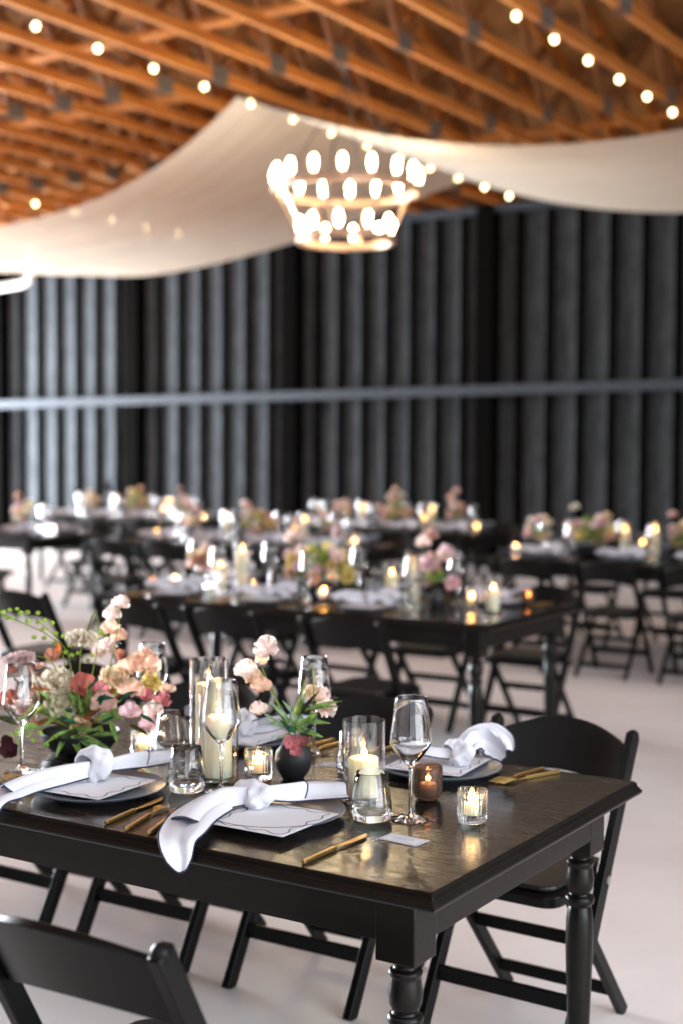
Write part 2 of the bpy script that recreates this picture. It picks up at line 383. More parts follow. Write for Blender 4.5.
TL, TW = 2.44, 1.067
def mk_table():
    t = empty('farm_table'); t['category'] = 'table'      # origin: floor under the near right corner
    m = MB()
    def loop(ins, z): return [(-ins, ins, z), (-TL+ins, ins, z), (-TL+ins, TW-ins, z), (-ins, TW-ins, z)]
    prof = [(.030, .7265), (.006, .7265), (.001, .732), (.001, .738), (.006, .742), (.0065, .745), (.010, .747), (.012, .756), (.017, .760)]
    vs = []
    for ins, z in prof: vs += [(x, y, z) for x, y, z in loop(ins, z)]
    m.mi = 1; fs = [(0, 1, 2, 3)]
    for j in range(len(prof)-1):
        for i in range(4): fs.append((j*4+(i+1) % 4, j*4+i, (j+1)*4+i, (j+1)*4+(i+1) % 4))
    n = (len(prof)-1)*4; m.add(vs, fs, True); m.mi = 0; m.add(vs[n:n+4], [(3, 2, 1, 0)], True); m.build('tabletop', [M['top'], M['table']], t, smooth=False, bevel=.0015)
    ia, ib, zA = .075, .06, .632
    for (p0, p1) in (((-ia, ib), (-TL+ia, ib)), ((-ia, TW-ib), (-TL+ia, TW-ib))):
        m = MB(); m.box(((p0[0]+p1[0])/2, p0[1]+(.013 if p0[1] < .5 else -.013), (zA+.7265)/2), (TL-2*ia-.10, .025, .7265-zA)); m.build('apron', M['table'], t, smooth=False, bevel=.002)
    for x in (-ia-.013, -TL+ia+.013):
        m = MB(); m.box((x, TW/2, (zA+.7265)/2), (.025, TW-2*ib-.10, .7265-zA)); m.build('apron', M['table'], t, smooth=False, bevel=.002)
    for sx in (-ia-.044, -TL+ia+.044):
        for sy in (ib+.044, TW-ib-.044):
            m = MB(); m.box((sx, sy, .6595), (.088, .088, .134))
            m.lathe([(.030, .594), (.028, .588), (.0235, .582), (.0235, .575), (.033, .570), (.034, .564), (.030, .558), (.0315, .545), (.0345, .525), (.0325, .505), (.026, .492), (.0245, .488), (.034, .482), (.0355, .474), (.034, .466), (.026, .460), (.029, .452), (.0335, .42), (.034, .36), (.030, .24), (.026, .12), (.0235, .05), (.026, .03), (.025, 0)], 24, (sx, sy, 0))
            m.build('leg', M['table'], t, bevel=.003)
    return t
tables = Kit(mk_table)
T1 = (0, 0); T2 = (1.673, 3.60); T3 = (4.716, 7.14); T4 = (1.22, 7.37); T5 = (7.98, 6.98); T6 = (4.90, 9.74); T7 = (8.35, 9.76)
TN = {T1: 'nearest table', T2: 'middle table', T3: 'third-row table behind the middle one', T4: 'far table nearest the dark end wall', T5: 'far left table across the aisle', T6: 'rear table by the slatted wall', T7: 'rear left table by the slatted wall'}
for T, lab in ((T1, 'black farm table set for dinner, nearest, with worn glossy top'), (T2, 'black farm table standing alone in the middle row behind the nearest one'), (T3, 'black farm table in the third row right behind the middle table'), (T4, 'black farm table in the third row nearest the dark end of the hall'), (T5, 'black farm table in the third row, cut by the left picture edge'), (T6, 'black farm table in the rear row below the wall, right hand one'), (T7, 'black farm table in the rear row below the wall, left hand one')):
    tables.put((-T[0], T[1], 0), 0, lab, 'black farm tables')
def tp(T, a, b, z=.760): return (-(T[0]+a), T[1]+b, z)

def chair(T, a, b, side, label, dr=0.0):
    p = tp(T, a, b, 0); chairs.put(p, (0 if side == 'near' else PI)+dr, label, 'black folding chairs')
chair(T1, .40, -.315, 'near', 'black folding chair pulled back before the nearest table, only its curved back showing', .02)
chair(T1, .385, 1.22, 'far', 'black folding chair behind the free end of the nearest table', -.03)
chair(T1, 1.02, 1.21, 'far', 'black folding chair behind the stemmed glass and hurricane candle on the nearest table')
chair(T1, 1.62, 1.22, 'far', 'black folding chair behind the tall cylinder candles on the nearest table')
chair(T1, 2.2, 1.22, 'far', 'black folding chair behind the big flower arrangement on the nearest table')
ORD = ['first', 'second', 'third', 'fourth', 'fifth']
for i, (a, b) in enumerate(((.54, -.20), (1.25, -.18), (1.83, -.19))):
    chair(T2, a, b, 'near', 'black folding chair on the near side of the middle table, %s from its right end' % ORD[i])
chair(T2, 2.66, -.16, 'near', 'black folding chair standing past the far end of the middle table by the aisle', .05)
for i, a in enumerate((.36, .96, 1.56, 2.14)):
    chair(T2, a, 1.22, 'far', 'black folding chair on the wall side of the middle table, %s from its right end' % ORD[i])
for i, a in enumerate((.60, 1.20, 1.82)): chair(T4, a, -.28, 'near', 'black folding chair, near side of the far right table, %s from the dark end wall' % ORD[i])
for i, a in enumerate((.75, 1.35, 2.0)): chair(T4, a, 1.24, 'far', 'black folding chair, wall side of the far right table, %s from the dark end wall' % ORD[i])
for T, nm in ((T3, 'third-row middle table'), (T6, 'right rear table'), (T7, 'left rear table')):
    for side, b in (('near', -.22), ('far', 1.22)):
        for i, a in enumerate((.35, .93, 1.51, 2.09)):
            if T == T7 and a > 2 : continue
            chair(T, a, b, side, 'black folding chair, %s side of the %s, %s from its right end' % (side if side == 'near' else 'wall', nm, ORD[i]))
chair(T5, .35, -.22, 'near', 'black folding chair at the near side of the table cut by the left picture edge')
chair(T5, .35, 1.22, 'far', 'black folding chair at the wall side of the table cut by the left picture edge')

# ------------------------------------------------------------------ tableware kits
def shell(prof_out, prof_in, n, flute=None):
    m = MB(); m.lathe(prof_out+list(reversed(prof_in)), n, flute=flute); return m
def mk_wine(n=40, name='wine_glass'):
    out = [(.0005, .0), (.040, .0), (.0425, .0012), (.0425, .0022), (.030, .0045), (.014, .009), (.006, .016), (.0042, .03), (.0038, .07), (.0040, .105), (.0055, .116), (.012, .124), (.026, .139), (.040, .158), (.0462, .170), (.0462, .176), (.0435, .200), (.0395, .232), (.0352, .268), (.0349, .2695)]
    inn = [(.0005, .1245), (.006, .126), (.020, .1365), (.0385, .1595), (.0447, .171), (.0447, .1755), (.042, .200), (.038, .232), (.0339, .268), (.0345, .2695)]
    m = shell(out, inn, n); o = m.build(name, M['glass']); o['category'] = 'wine glass'; return o
def mk_tumbler(n=40):
    out = [(.0005, .0), (.036, .0), (.040, .003), (.0445, .014), (.0455, .024), (.044, .040), (.039, .072), (.0352, .104), (.0345, .105)]
    inn = [(.0005, .014), (.030, .0145), (.039, .018), (.0435, .026), (.0424, .040), (.0374, .072), (.0339, .104), (.0342, .1052)]
    o = shell(out, inn, n).build('stemless_tumbler', M['glass']); o['category'] = 'tumbler'; return o
def cyl_glass(r, h, n=40, cat='hurricane glass', name='hurricane_cylinder'):
    out = [(.0005, 0), (r-.004, 0), (r, .004), (r, h-.001), (r-.0012, h)]
    inn = [(.0005, .007), (r-.006, .007), (r-.0028, .010), (r-.0028, h-.001), (r-.0016, h)]
    o = shell(out, inn, n).build(name, M['glass']); o['category'] = cat; return o
def mk_votive(h=.072, r=.033):
    def f(p): return [(a, z) for a, z in p]
    out = f([(.0005, 0), (r-.006, 0), (r-.002, .004), (r-.001, .012), (r, .018), (r, h-.008)])
    n = 48; m = MB(); vs = []; fs = []
    prof = out+[(r-.001, h-.001), (r-.003, h), (r-.005, h-.001), (r-.005, .020), (r-.010, .014), (.0005, .014)]
    for k, (q, z) in enumerate(prof):
        for i in range(n):
            an = 2*PI*i/n; rr = q*(1-(.085 if (i % 2 and 2 <= k <= 5) else 0)); vs.append((rr*math.cos(an), rr*math.sin(an), z))
    for j in range(len(prof)-1):
        for i in range(n): fs.append((j*n+i, j*n+(i+1) % n, (j+1)*n+(i+1) % n, (j+1)*n+i))
    m.add(vs, fs); o = m.build('ribbed_votive_glass', M['glass']); o['category'] = 'votive holder'; return o
def mk_smoky():
    out = [(.0005, 0), (.020, 0), (.027, .004), (.032, .014), (.0345, .030), (.035, .050), (.0345, .077), (.0335, .078)]
    inn = [(.0005, .008), (.018, .008), (.025, .011), (.0295, .018), (.032, .031), (.0325, .050), (.032, .077), (.033, .0782)]
    o = shell(out, inn, 36).build('smoky_votive_cup', M['smoke']); o['category'] = 'votive holder'; return o
def mk_candle(r, h, name='pillar_candle', fl='flame', n=28, lum=True):
    t = empty(name); t['category'] = 'candle'
    m = MB(); m.lathe([(.0005, 0), (r-.001, 0), (r, .001), (r, h-.003), (r-.002, h), (r-.006, h-.0005), (r*.55, h-.004), (.0005, h-.006)], n); m.build('wax', M['wax'], t)
    m = MB(); m.tube([(0, 0, h-.007), (.0008, 0, h+.002), (.002, 0, h+.007)], .0009, 6); m.build('wick', M['wick'], t)
    m = MB(); z = h+.003; fs_ = 1.3 if fl == 'flamefar' else 1.0; m.lathe([(q*fs_, z+(y-z)*fs_) for q, y in [(.0002, z), (.0022, z+.002), (.0032, z+.006), (.0028, z+.011), (.0014, z+.017), (.0002, z+.022)]], 12, (.0015, 0, 0)); m.build('flame', M[fl], t)
    return t
def mk_plate():
    m = MB(); m.lathe([(.0005, .004), (.095, .004), (.100, 0), (.106, 0), (.110, .004), (.150, .013), (.1555, .0165), (.1565, .0185), (.155, .0195), (.149, .0165), (.118, .0095), (.108, .0085), (.0005, .0085)], 72)
    o = m.build('dinner_plate', M['plate']); o['category'] = 'plate'; return o
def wavy_card(w, d, name, cat, amp=.006, marg=.014, th=.0012, text=0):
    """paper with a printed wavy navy border; origin at its centre"""
    m = MB(); m.box((0, 0, th/2), (w, d, th)); m.mi = 1
    pts = []
    N = 30
    hx, hy = w/2-marg, d/2-marg
    for k in range(N): pts.append((-hx+2*hx*k/N, -hy, 1))
    for k in range(N): pts.append((hx, -hy+2*hy*k/N, 0))
    for k in range(N): pts.append((hx-2*hx*k/N, hy, 1))
    for k in range(N): pts.append((-hx, hy-2*hy*k/N, 0))
    q = []
    for i, (x, y, hz) in enumerate(pts):
        wv = amp*math.sin(i/N*2*PI*3)
        q.append((x, y+wv, 0) if hz else (x+wv, y, 0))
    L = len(q); lw = .0014 if w > .15 else .0008
    vs = []
    for i in range(L):
        p = Vector(q[i]); dd = (Vector(q[(i+1) % L])-Vector(q[i-1])).normalized(); nn = Vector((-dd.y, dd.x, 0))
        vs += [(p+nn*lw)+Vector((0, 0, th+.0003)), (p-nn*lw)+Vector((0, 0, th+.0003))]
    m.add(vs, [(2*i, 2*i+1, (2*i+3) % (2*L), (2*i+2) % (2*L)) for i in range(L)])
    if text:
        m.mi = 2; rr = random.Random(3)
        x = -w*.30
        while x < w*.30:                                   # handwriting too small to read: a running scribble
            st = rr.uniform(.004, .007); y0 = rr.uniform(-.001, .001); m.box((x, y0, th+.0004), (st, .0011, .0004)); m.box((x+st/2, y0+rr.uniform(.001, .004), th+.0004), (.0009, .006, .0004)); x += st+rr.choice([.001, .001, .004])
        for k in (-1, 1): m.box((0, k*.010, th+.0004), (w*.4, .0007, .0004))
    o = m.build(name, [M['paper'], M['ink'], M['greyink']], smooth=False); o['category'] = cat; return o
def ribbon(path, widths, ups, fold, th=.0022, n=12, tipw=None):
    """swept cloth band: returns rows; fold(q, t) lifts across the band"""
    rows = []; K = len(path)
    for j in range(K):
        p = Vector(path[j]); t = (Vector(path[min(j+1, K-1)])-Vector(path[max(j-1, 0)])).normalized()
        up = Vector(ups[j]); x = t.cross(up).normalized(); up = x.cross(t)
        r = []
        for i in range(n+1):
            q = i/n*2-1
            r.append(p + x*(q*widths[j]/2) + up*fold(q, j/(K-1)))
        rows.append(r)
    return rows
def smooth_path(pts, n):
    """Catmull-Rom"""
    out = []; P = [Vector(p) for p in pts]
    for s in range(n+1):
        u = s/n*(len(P)-1); i = min(int(u), len(P)-2); f = u-i
        p0, p1, p2, p3 = P[max(i-1, 0)], P[i], P[i+1], P[min(i+2, len(P)-1)]
        out.append(.5*((2*p1)+(-p0+p2)*f+(2*p0-5*p1+4*p2-p3)*f*f+(-p0+3*p1-3*p2+p3)*f**3))
    return out
def lerp_list(v, n):
    out = []
    for s in range(n+1):
        u = s/n*(len(v)-1); i = min(int(u), len(v)-2); out.append(v[i]+(v[i+1]-v[i])*(u-i))
    return out
def cutlery(kind):
    """local: handle end at origin, head towards +Y"""
    t = MB()
    hw = .0052 if kind == 'knife' else .0046
    t.box((0, .058, .0045), (hw*1.7, .116, .0075))
    if kind == 'knife':
        rows = []
        for j in range(13):
            q = j/12; y = .112+.125*q; w = .0045+.0105*math.sin(min(1, q*1.3)*PI*.5)*(1 if q < .8 else max(.12, 1-((q-.8)/.2)**2))
            rows.append([(-.0045, y, .0048), (-.0045+w*.5, y, .0052), (-.0045+w, y, .0044)])
        t.grid(rows, .0018)
    else:
        rows = []
        for j in range(10):
            q = j/9; y = .114+.052*q; w = .0026+.0095*max(0, (q-.45)/.55)**1.2; z = .0048+.007*max(0, q-.4)
            rows.append([(-w, y, z), (0, y, z-.0012), (w, y, z)])
        t.grid(rows, .0018)
        for k in range(4):
            x = -.0105+.007*k
            t.tube([(x*.98, .162, .0085), (x, .180, .0075), (x, .196, .0050), (x*.97, .207, .0042)], [.0017, .0016, .0014, .0007], 6)
    o = t.build('table_knife' if kind == 'knife' else 'dinner_fork', M['gold'], bevel=.0008); o['category'] = kind; return o

# ------------------------------------------------------------------ knotted napkins
def mk_napkin(knot, kdir, pathA, wA, pathB, wB, pointA=False, pointB=True, ksize=(.038, .042, .031), seed=1, n=22, hemr=.0021, flap=True, tiltA=(0, 0, 1), tiltB=(0, 0, 1), cr=1.0):
    rr = random.Random(seed); t = empty('knotted_napkin'); t['category'] = 'napkin'
    hem = MB()
    def tail(path, w, point, tilt, nm, ph):
        N = n; p = smooth_path(path, N); ws = lerp_list(w, N); up = [Vector(tilt)]*(N+1)
        def fold(q, s): return .006*(1-q*q)*(1-.4*s) + cr*.006*math.sin(3.2*q+ph+3*s)*min(1, s*2.2) + cr*.004*math.sin(6.5*q+2*ph+2*s)*(1-.7*s) + (cr-1)*.005*math.sin(9*q+5*s+ph)
        rows = ribbon(p, ws, up, fold, n=14)
        m = MB(); m.grid(rows, .0024); m.build(nm, M['linen'], t)
        hem.tube([r[0] for r in rows], hemr, 6); hem.tube([r[-1] for r in rows], hemr, 6); hem.tube(rows[-1], hemr, 6)
        if flap:
            k = int(N*.55)
            def fold2(q, s): return .020*(1-q*q)+.004*math.sin(4*q+ph)+.002
            r2 = ribbon(p[:k], [x*.8 for x in ws[:k]], up[:k], fold2, n=12)
            for i in range(13):                            # the fold's edge runs in a lazy wave
                q = i/12*2-1
                r2[-1][i] = r2[-1][i] + (Vector(p[k])-Vector(p[k-1]))*(.9*math.sin(2.6*q+ph))
            m = MB(); m.grid(r2, .0022); m.build('folded_layer', M['linen'], t); hem.tube(r2[-1], hemr, 6)
    tail(pathA, wA, pointA, tiltA, 'tail', .6); tail(pathB, wB, pointB, tiltB, 'tail', 2.2)
    m = MB(); ax = Vector(kdir).normalized(); sd = ax.cross(Vector((0, 0, 1))).normalized(); up = sd.cross(ax)
    L, sw, sh = ksize; rows = []
    for j in range(17):
        s = j/16*2-1; pr = (1-.30*abs(s)**2.2)*(.80 if abs(s) > .95 else 1)
        r = []
        for i in range(29):
            a = 2*PI*i/28
            wr = 1+.09*math.sin(3*a+3.5*s+seed)+.07*math.sin(5*a-5*s)+.04*math.sin(9*a+6*s)
            sk = s*L*.85+.42*L*math.cos(a)+.15*L*math.sin(2*a)
            r.append(Vector(knot)+ax*sk+sd*(sw*pr*wr*math.cos(a))+up*(sh*pr*wr*math.sin(a)))
        rows.append(r)
    m.grid(rows, .002); m.build('knot', M['linen'], t)
    hem.build('hem', M['navy'], t); return t
def nap_P1(): return mk_napkin((-.045, -.012, .045), (-.8, -.45, 0),
    [(-.035, .0, .042), (.0, .045, .044), (.04, .105, .044), (.085, .162, .036)], [.040, .062, .070, .056],
    [(-.05, -.02, .042), (-.10, -.045, .038), (-.108, -.09, .031), (-.090, -.17, .025), (-.048, -.262, .017), (-.030, -.300, .006), (-.016, -.312, -.022), (-.006, -.317, -.044)], [.048, .085, .105, .110, .098, .074, .052, .012], seed=2, tiltA=(.15, -.5, 1), tiltB=(.1, -.3, 1))
def nap_P2(): return mk_napkin((-.035, .022, .057), (-.55, -.8, 0),
    [(-.02, .05, .046), (.0, .11, .052), (.02, .175, .052), (.035, .235, .046)], [.040, .052, .058, .050],
    [(-.04, .01, .044), (-.075, -.045, .040), (-.10, -.115, .033), (-.105, -.19, .022), (-.10, -.250, .014), (-.095, -.274, -.018), (-.092, -.280, -.055)], [.045, .075, .088, .09, .085, .07, .04], seed=5, ksize=(.032, .040, .042), tiltA=(.3, -.4, 1), tiltB=(.1, -.4, 1))
def nap_std(): return mk_napkin((0, .02, .056), (1, .3, 0),
    [(.01, .02, .045), (.05, .035, .075), (.10, .05, .078), (.135, .05, .058), (.155, .045, .044)], [.045, .075, .095, .10, .07],
    [(-.01, .02, .045), (-.06, .0, .058), (-.10, -.035, .058), (-.12, -.085, .050), (-.115, -.115, .046)], [.05, .08, .10, .10, .07], seed=9, n=12, flap=False, ksize=(.034, .038, .034), tiltA=(0, -.9, .8), tiltB=(.2, -.7, .8), cr=1.5)
def nap_P3(): return mk_napkin((.02, -.045, .050), (1, .2, 0),
    [(.02, -.03, .048), (.035, .0, .080), (.065, .02, .087), (.10, .02, .066), (.125, .0, .046)], [.05, .075, .085, .085, .055],
    [(.0, -.04, .046), (-.05, -.06, .044), (-.10, -.06, .040), (-.135, -.05, .034)], [.045, .06, .07, .065], seed=4, ksize=(.034, .034, .032), tiltA=(0, -.9, .8), cr=2.0, flap=False)

# ------------------------------------------------------------------ flowers
def petal(m, o, d, nrm, L, W, cup=.3, ruf=.1, ph=0.0, nu=5, nv=6):
    d = Vector(d).normalized(); nrm = Vector(nrm); nrm = (nrm-d*nrm.dot(d)).normalized(); sd = d.cross(nrm)
    rows = []
    for j in range(nv):
        s = j/(nv-1); w = W*(.18+.82*math.sin(PI*min(1, s*.62+.02)))*(1 if s < .8 else 1-.35*((s-.8)/.2)**2)
        r = []
        for i in range(nu):
            q = i/(nu-1)*2-1
            h = cup*L*(s*s*.8 + .35*q*q*s) + ruf*L*s*s*math.sin(5*q+ph)
            r.append(Vector(o)+d*(L*s*(1-.12*q*q*s))+sd*(q*w/2)+nrm*h)
        rows.append(r)
    m.grid(rows)
def frame(n):
    n = Vector(n).normalized(); x = n.cross(Vector((0, 0, 1)))
    if x.length < .05: x = Vector((1, 0, 0))
    x.normalize(); return x, n.cross(x) if False else x.cross(n), n
CAMP = Vector((1.19, -2.2, 1.568))
def blossom(kind, c, r, facing, rr, lo=False):
    """mesh of one flower head round c"""
    m = MB(); x, y, n = frame(facing); c = Vector(c); nu, nv = (3, 4) if lo else (5, 6)
    if kind == 'pea':
        a0 = rr.uniform(0, 6)
        for k, (an, L, cp) in enumerate(((90, 1.15, .10), (28, 1.05, .2), (152, 1.05, .2), (245, .75, .6), (295, .75, .6))):
            a = math.radians(an+rr.uniform(-14, 14)); d = x*math.cos(a)+y*math.sin(a)+n*(.15+.2*(k > 2))
            petal(m, c-n*r*.25, d, n, r*L, r*1.25*(.8 if k > 2 else 1), cp, .26, a0+k*1.7, nu, nv)
    elif kind == 'round':
        for wv, (cnt, tilt, L) in enumerate(((6, .15, 1.12), (5, .55, .95), (4, 1.3, .7))):
            for k in range(cnt):
                a = 2*PI*(k+.5*wv)/cnt+rr.uniform(-.15, .15); d = x*math.cos(a)+y*math.sin(a)+n*tilt
                petal(m, c-n*r*.35, d, n-(x*math.cos(a)+y*math.sin(a))*.6, r*L, r*1.0, .22, .22, k*2.1+wv, nu, nv)
    elif kind == 'hell':
        for k in range(5):
            a = 2*PI*k/5+rr.uniform(-.2, .2); d = x*math.cos(a)+y*math.sin(a)+n*rr.uniform(.2, .6)
            petal(m, c-n*r*.2, d, n, r, r*.95, .35, .05, k, nu, nv)
        m.ball(c, r*.16, 6, 4)
    elif kind == 'scab':
        up = Vector((0, 0, 1)); x, y, n = frame(up*.9+Vector(facing)*.35)
        for wv, (cnt, tilt, L) in enumerate(((13, .05, 1.0), (11, .35, .8), (9, .8, .55), (6, 1.8, .4))):
            for k in range(cnt):
                a = 2*PI*(k+.4*wv)/cnt; d = x*math.cos(a)+y*math.sin(a)+n*tilt
                petal(m, c, d, n, r*L, r*.5, .12, .22, k*2+wv, nu, nv)
    return m
def leaf(m, p0, p1, w, rr, lo=False):
    p0 = Vector(p0); p1 = Vector(p1); d = p1-p0; L = d.length
    nrm = (CAMP-(p0+p1)/2).normalized()+Vector((rr.uniform(-.5, .5), rr.uniform(-.3, .3), rr.uniform(.2, .9)))
    d = d/L; nrm = (nrm-d*nrm.dot(d)).normalized(); sd = d.cross(nrm); rows = []
    N = 4 if lo else 8
    for j in range(N+1):
        s = j/N; ww = w*.5*math.sin(PI*s**.75)+.0006
        r = []
        for i in range(5):
            q = i/2-1; r.append(p0+d*(L*s)+sd*(q*ww)+nrm*(abs(q)*ww*.45-L*.10*s*s))
        rows.append(r)
    m.grid(rows)

F1 = [('pea',(-1.304,0.63,1.153),0.028,'blush'),('pea',(-1.321,0.617,1.121),0.028,'blush'),('pea',(-1.309,0.6,1.086),0.028,'peach'),('pea',(-1.277,0.595,1.07),0.024,'peach'),('pea',(-1.319,0.591,1.038),0.031,'blush'),('scab',(-1.332,0.513,1.067),0.046,'cream'),('scab',(-1.475,0.431,1.012),0.043,'mauve'),('round',(-1.401,0.487,0.959),0.049,'cream'),('round',(-1.372,0.479,0.904),0.046,'creamg'),('hell',(-1.329,0.508,0.941),0.046,'burg'),('hell',(-1.312,0.529,0.9),0.037,'burg'),('pea',(-1.274,0.64,0.982),0.040,'peach'),('pea',(-1.247,0.681,0.982),0.037,'peach'),('pea',(-1.27,0.68,1.012),0.028,'peach'),('round',(-1.285,0.584,0.964),0.040,'creamp'),('pea',(-1.227,0.584,0.932),0.037,'peach'),('round',(-1.23,0.666,0.942),0.031,'yellow'),('hell',(-1.212,0.628,0.911),0.028,'rose'),('pea',(-1.189,0.665,0.892),0.028,'rose'),('pea',(-1.189,0.629,0.876),0.028,'blush'),('pea',(-1.259,0.515,0.903),0.037,'dusty'),('pea',(-1.214,0.566,0.878),0.031,'pinkw'),('pea',(-1.28,0.528,0.941),0.021,'rose'),('round',(-1.323,0.495,0.844),0.031,'creamp'),('hell',(-1.468,0.542,1.007),0.028,'rust'),('hell',(-1.464,0.492,0.912),0.034,'rust'),('round',(-1.513,0.482,0.863),0.037,'dusty'),('hell',(-1.572,0.482,0.889),0.037,'burg'),('pea',(-1.206,0.628,0.837),0.028,'pinkw'),('hell',(-1.325,0.244,0.821),0.028,'dark'),('hell',(-1.346,0.255,0.841),0.021,'dark'),('round',(-1.373,0.627,1.024),0.024,'blush'),('pea',(-1.196,0.698,0.922),0.024,'peach'),('hell',(-1.34,0.671,1.007),0.021,'rust'),('round',(-1.513,0.535,0.963),0.028,'dusty'),]
BER = [ (-1.556,0.45,1.132),(-1.542,0.461,1.137),(-1.517,0.463,1.141),(-1.542,0.451,1.117),(-1.518,0.449,1.118),(-1.507,0.467,1.131),(-1.498,0.483,1.132),(-1.484,0.47,1.111),(-1.474,0.497,1.106),(-1.464,0.486,1.132),(-1.467,0.515,1.11),(-1.446,0.52,1.103),(-1.474,0.515,1.085),(-1.425,0.513,1.078),(-1.437,0.518,1.05),(-1.412,0.53,1.069),(-1.488,0.496,1.065),(-1.469,0.514,1.062),(-1.413,0.538,1.026),(-1.388,0.527,1.048),(-1.385,0.531,1.021),(-1.394,0.564,1.021),(-1.356,0.561,1.006),(-1.338,0.557,1.021),(-1.329,0.579,1.081),(-1.32,0.584,1.076),(-1.429,0.356,0.832),(-1.422,0.377,0.811),(-1.387,0.371,0.834),(-1.387,0.392,0.817),(-1.371,0.397,0.837),(-1.374,0.422,0.801),(-1.417,0.365,0.837),(-1.351,0.431,0.823) ]
LV = [((-1.334,0.476,0.827),(-1.211,0.492,0.8),0.018,'g'),((-1.329,0.478,0.83),(-1.237,0.475,0.782),0.018,'g'),((-1.334,0.476,0.827),(-1.276,0.45,0.774),0.017,'g'),((-1.338,0.473,0.833),(-1.243,0.475,0.851),0.019,'g'),((-1.342,0.47,0.827),(-1.334,0.413,0.778),0.015,'g'),((-1.338,0.473,0.835),(-1.359,0.399,0.814),0.014,'g'),((-1.334,0.476,0.835),(-1.343,0.413,0.876),0.015,'y'),((-1.329,0.479,0.833),(-1.314,0.433,0.902),0.015,'y'),((-1.301,0.502,0.934),(-1.247,0.48,0.984),0.024,'t'),((-1.285,0.511,0.914),(-1.215,0.497,0.931),0.018,'t'),((-1.251,0.53,0.862),(-1.199,0.501,0.815),0.014,'g'),((-1.23,0.546,0.914),(-1.165,0.529,0.949),0.016,'t'),((-1.185,0.572,0.875),(-1.12,0.554,0.867),0.014,'t'),((-1.417,0.431,0.986),(-1.356,0.412,1.009),0.02,'t'),((-1.395,0.44,0.9),(-1.402,0.375,0.87),0.016,'y'),((-1.429,0.421,0.939),(-1.346,0.415,0.953),0.014,'o'),((-1.357,0.463,0.874),(-1.369,0.395,0.85),0.014,'g'),((-1.279,0.523,1.07),(-1.228,0.497,1.092),0.02,'g'),((-1.252,0.53,0.883),(-1.192,0.509,0.877),0.016,'g'),((-1.29,0.503,0.823),(-1.199,0.502,0.838),0.013,'g'),((-1.366,0.466,1.03),(-1.34,0.425,1.076),0.018,'o'),((-1.461,0.399,0.9),(-1.454,0.346,0.947),0.02,'o'),((-1.449,0.404,0.848),(-1.467,0.335,0.883),0.02,'d'),((-1.207,0.557,0.849),(-1.13,0.546,0.833),0.014,'d'),]
ST = [[ (-1.369,0.524,0.823),(-1.311,0.566,0.929),(-1.284,0.591,1.062),(-1.277,0.599,1.147) ],[ (-1.357,0.531,0.81),(-1.361,0.535,0.929),(-1.363,0.538,1.009),(-1.359,0.542,1.048) ],[ (-1.38,0.517,0.81),(-1.401,0.509,0.929),(-1.43,0.495,1.008),(-1.493,0.456,1.018) ],[ (-1.362,0.528,0.823),(-1.325,0.563,1.035),(-1.333,0.564,1.136),(-1.355,0.545,1.067) ],[ (-1.38,0.517,0.81),(-1.393,0.516,0.955),(-1.42,0.504,1.061),(-1.545,0.429,1.129) ],[ (-1.38,0.517,0.81),(-1.378,0.524,0.929),(-1.395,0.519,1.035),(-1.466,0.478,1.119) ],[ (-1.346,0.538,0.81),(-1.293,0.577,0.903),(-1.254,0.604,0.956),(-1.206,0.636,0.988) ],[ (-1.346,0.538,0.81),(-1.269,0.589,0.864),(-1.225,0.619,0.89),(-1.176,0.65,0.896) ],]
FV = [('pea',(-0.777,0.563,1.08),0.034,'blush'),('pea',(-0.79,0.565,1.054),0.020,'creamp'),('pea',(-0.811,0.527,1.027),0.031,'blush'),('pea',(-0.8,0.545,1.009),0.025,'creamp'),('pea',(-0.773,0.537,0.993),0.028,'peach'),('pea',(-0.77,0.524,0.937),0.025,'blush'),('pea',(-0.692,0.67,0.957),0.031,'blush'),('round',(-0.677,0.678,0.932),0.028,'blush'),('round',(-0.712,0.669,0.967),0.022,'creamp'),('hell',(-0.702,0.558,0.861),0.025,'rose'),('hell',(-0.68,0.577,0.86),0.022,'maroonp'),('pea',(-0.68,0.552,0.84),0.017,'rose'),]
LVV = [((-0.695,0.607,0.929),(-0.614,0.648,0.965),0.017,'g'),((-0.695,0.607,0.934),(-0.62,0.644,0.951),0.012,'g'),((-0.696,0.605,0.905),(-0.635,0.632,0.907),0.012,'g'),((-0.702,0.601,0.885),(-0.649,0.622,0.873),0.014,'g'),((-0.711,0.596,0.91),(-0.731,0.574,0.96),0.012,'v'),((-0.723,0.588,0.905),(-0.755,0.558,0.955),0.012,'v'),((-0.727,0.585,0.897),(-0.762,0.551,0.906),0.012,'v'),((-0.733,0.581,0.885),(-0.771,0.547,0.931),0.011,'v'),((-0.714,0.593,0.89),(-0.718,0.581,0.948),0.011,'v'),((-0.708,0.597,0.905),(-0.689,0.602,0.984),0.01,'g'),((-0.714,0.592,0.873),(-0.745,0.56,0.868),0.012,'v'),((-0.703,0.602,0.922),(-0.662,0.619,0.985),0.011,'d'),((-0.708,0.597,0.885),(-0.677,0.607,0.924),0.012,'g'),((-0.718,0.59,0.878),(-0.738,0.567,0.916),0.012,'t'),((-0.703,0.599,0.873),(-0.672,0.608,0.892),0.011,'t'),((-0.713,0.595,0.922),(-0.698,0.595,0.965),0.01,'y'),]
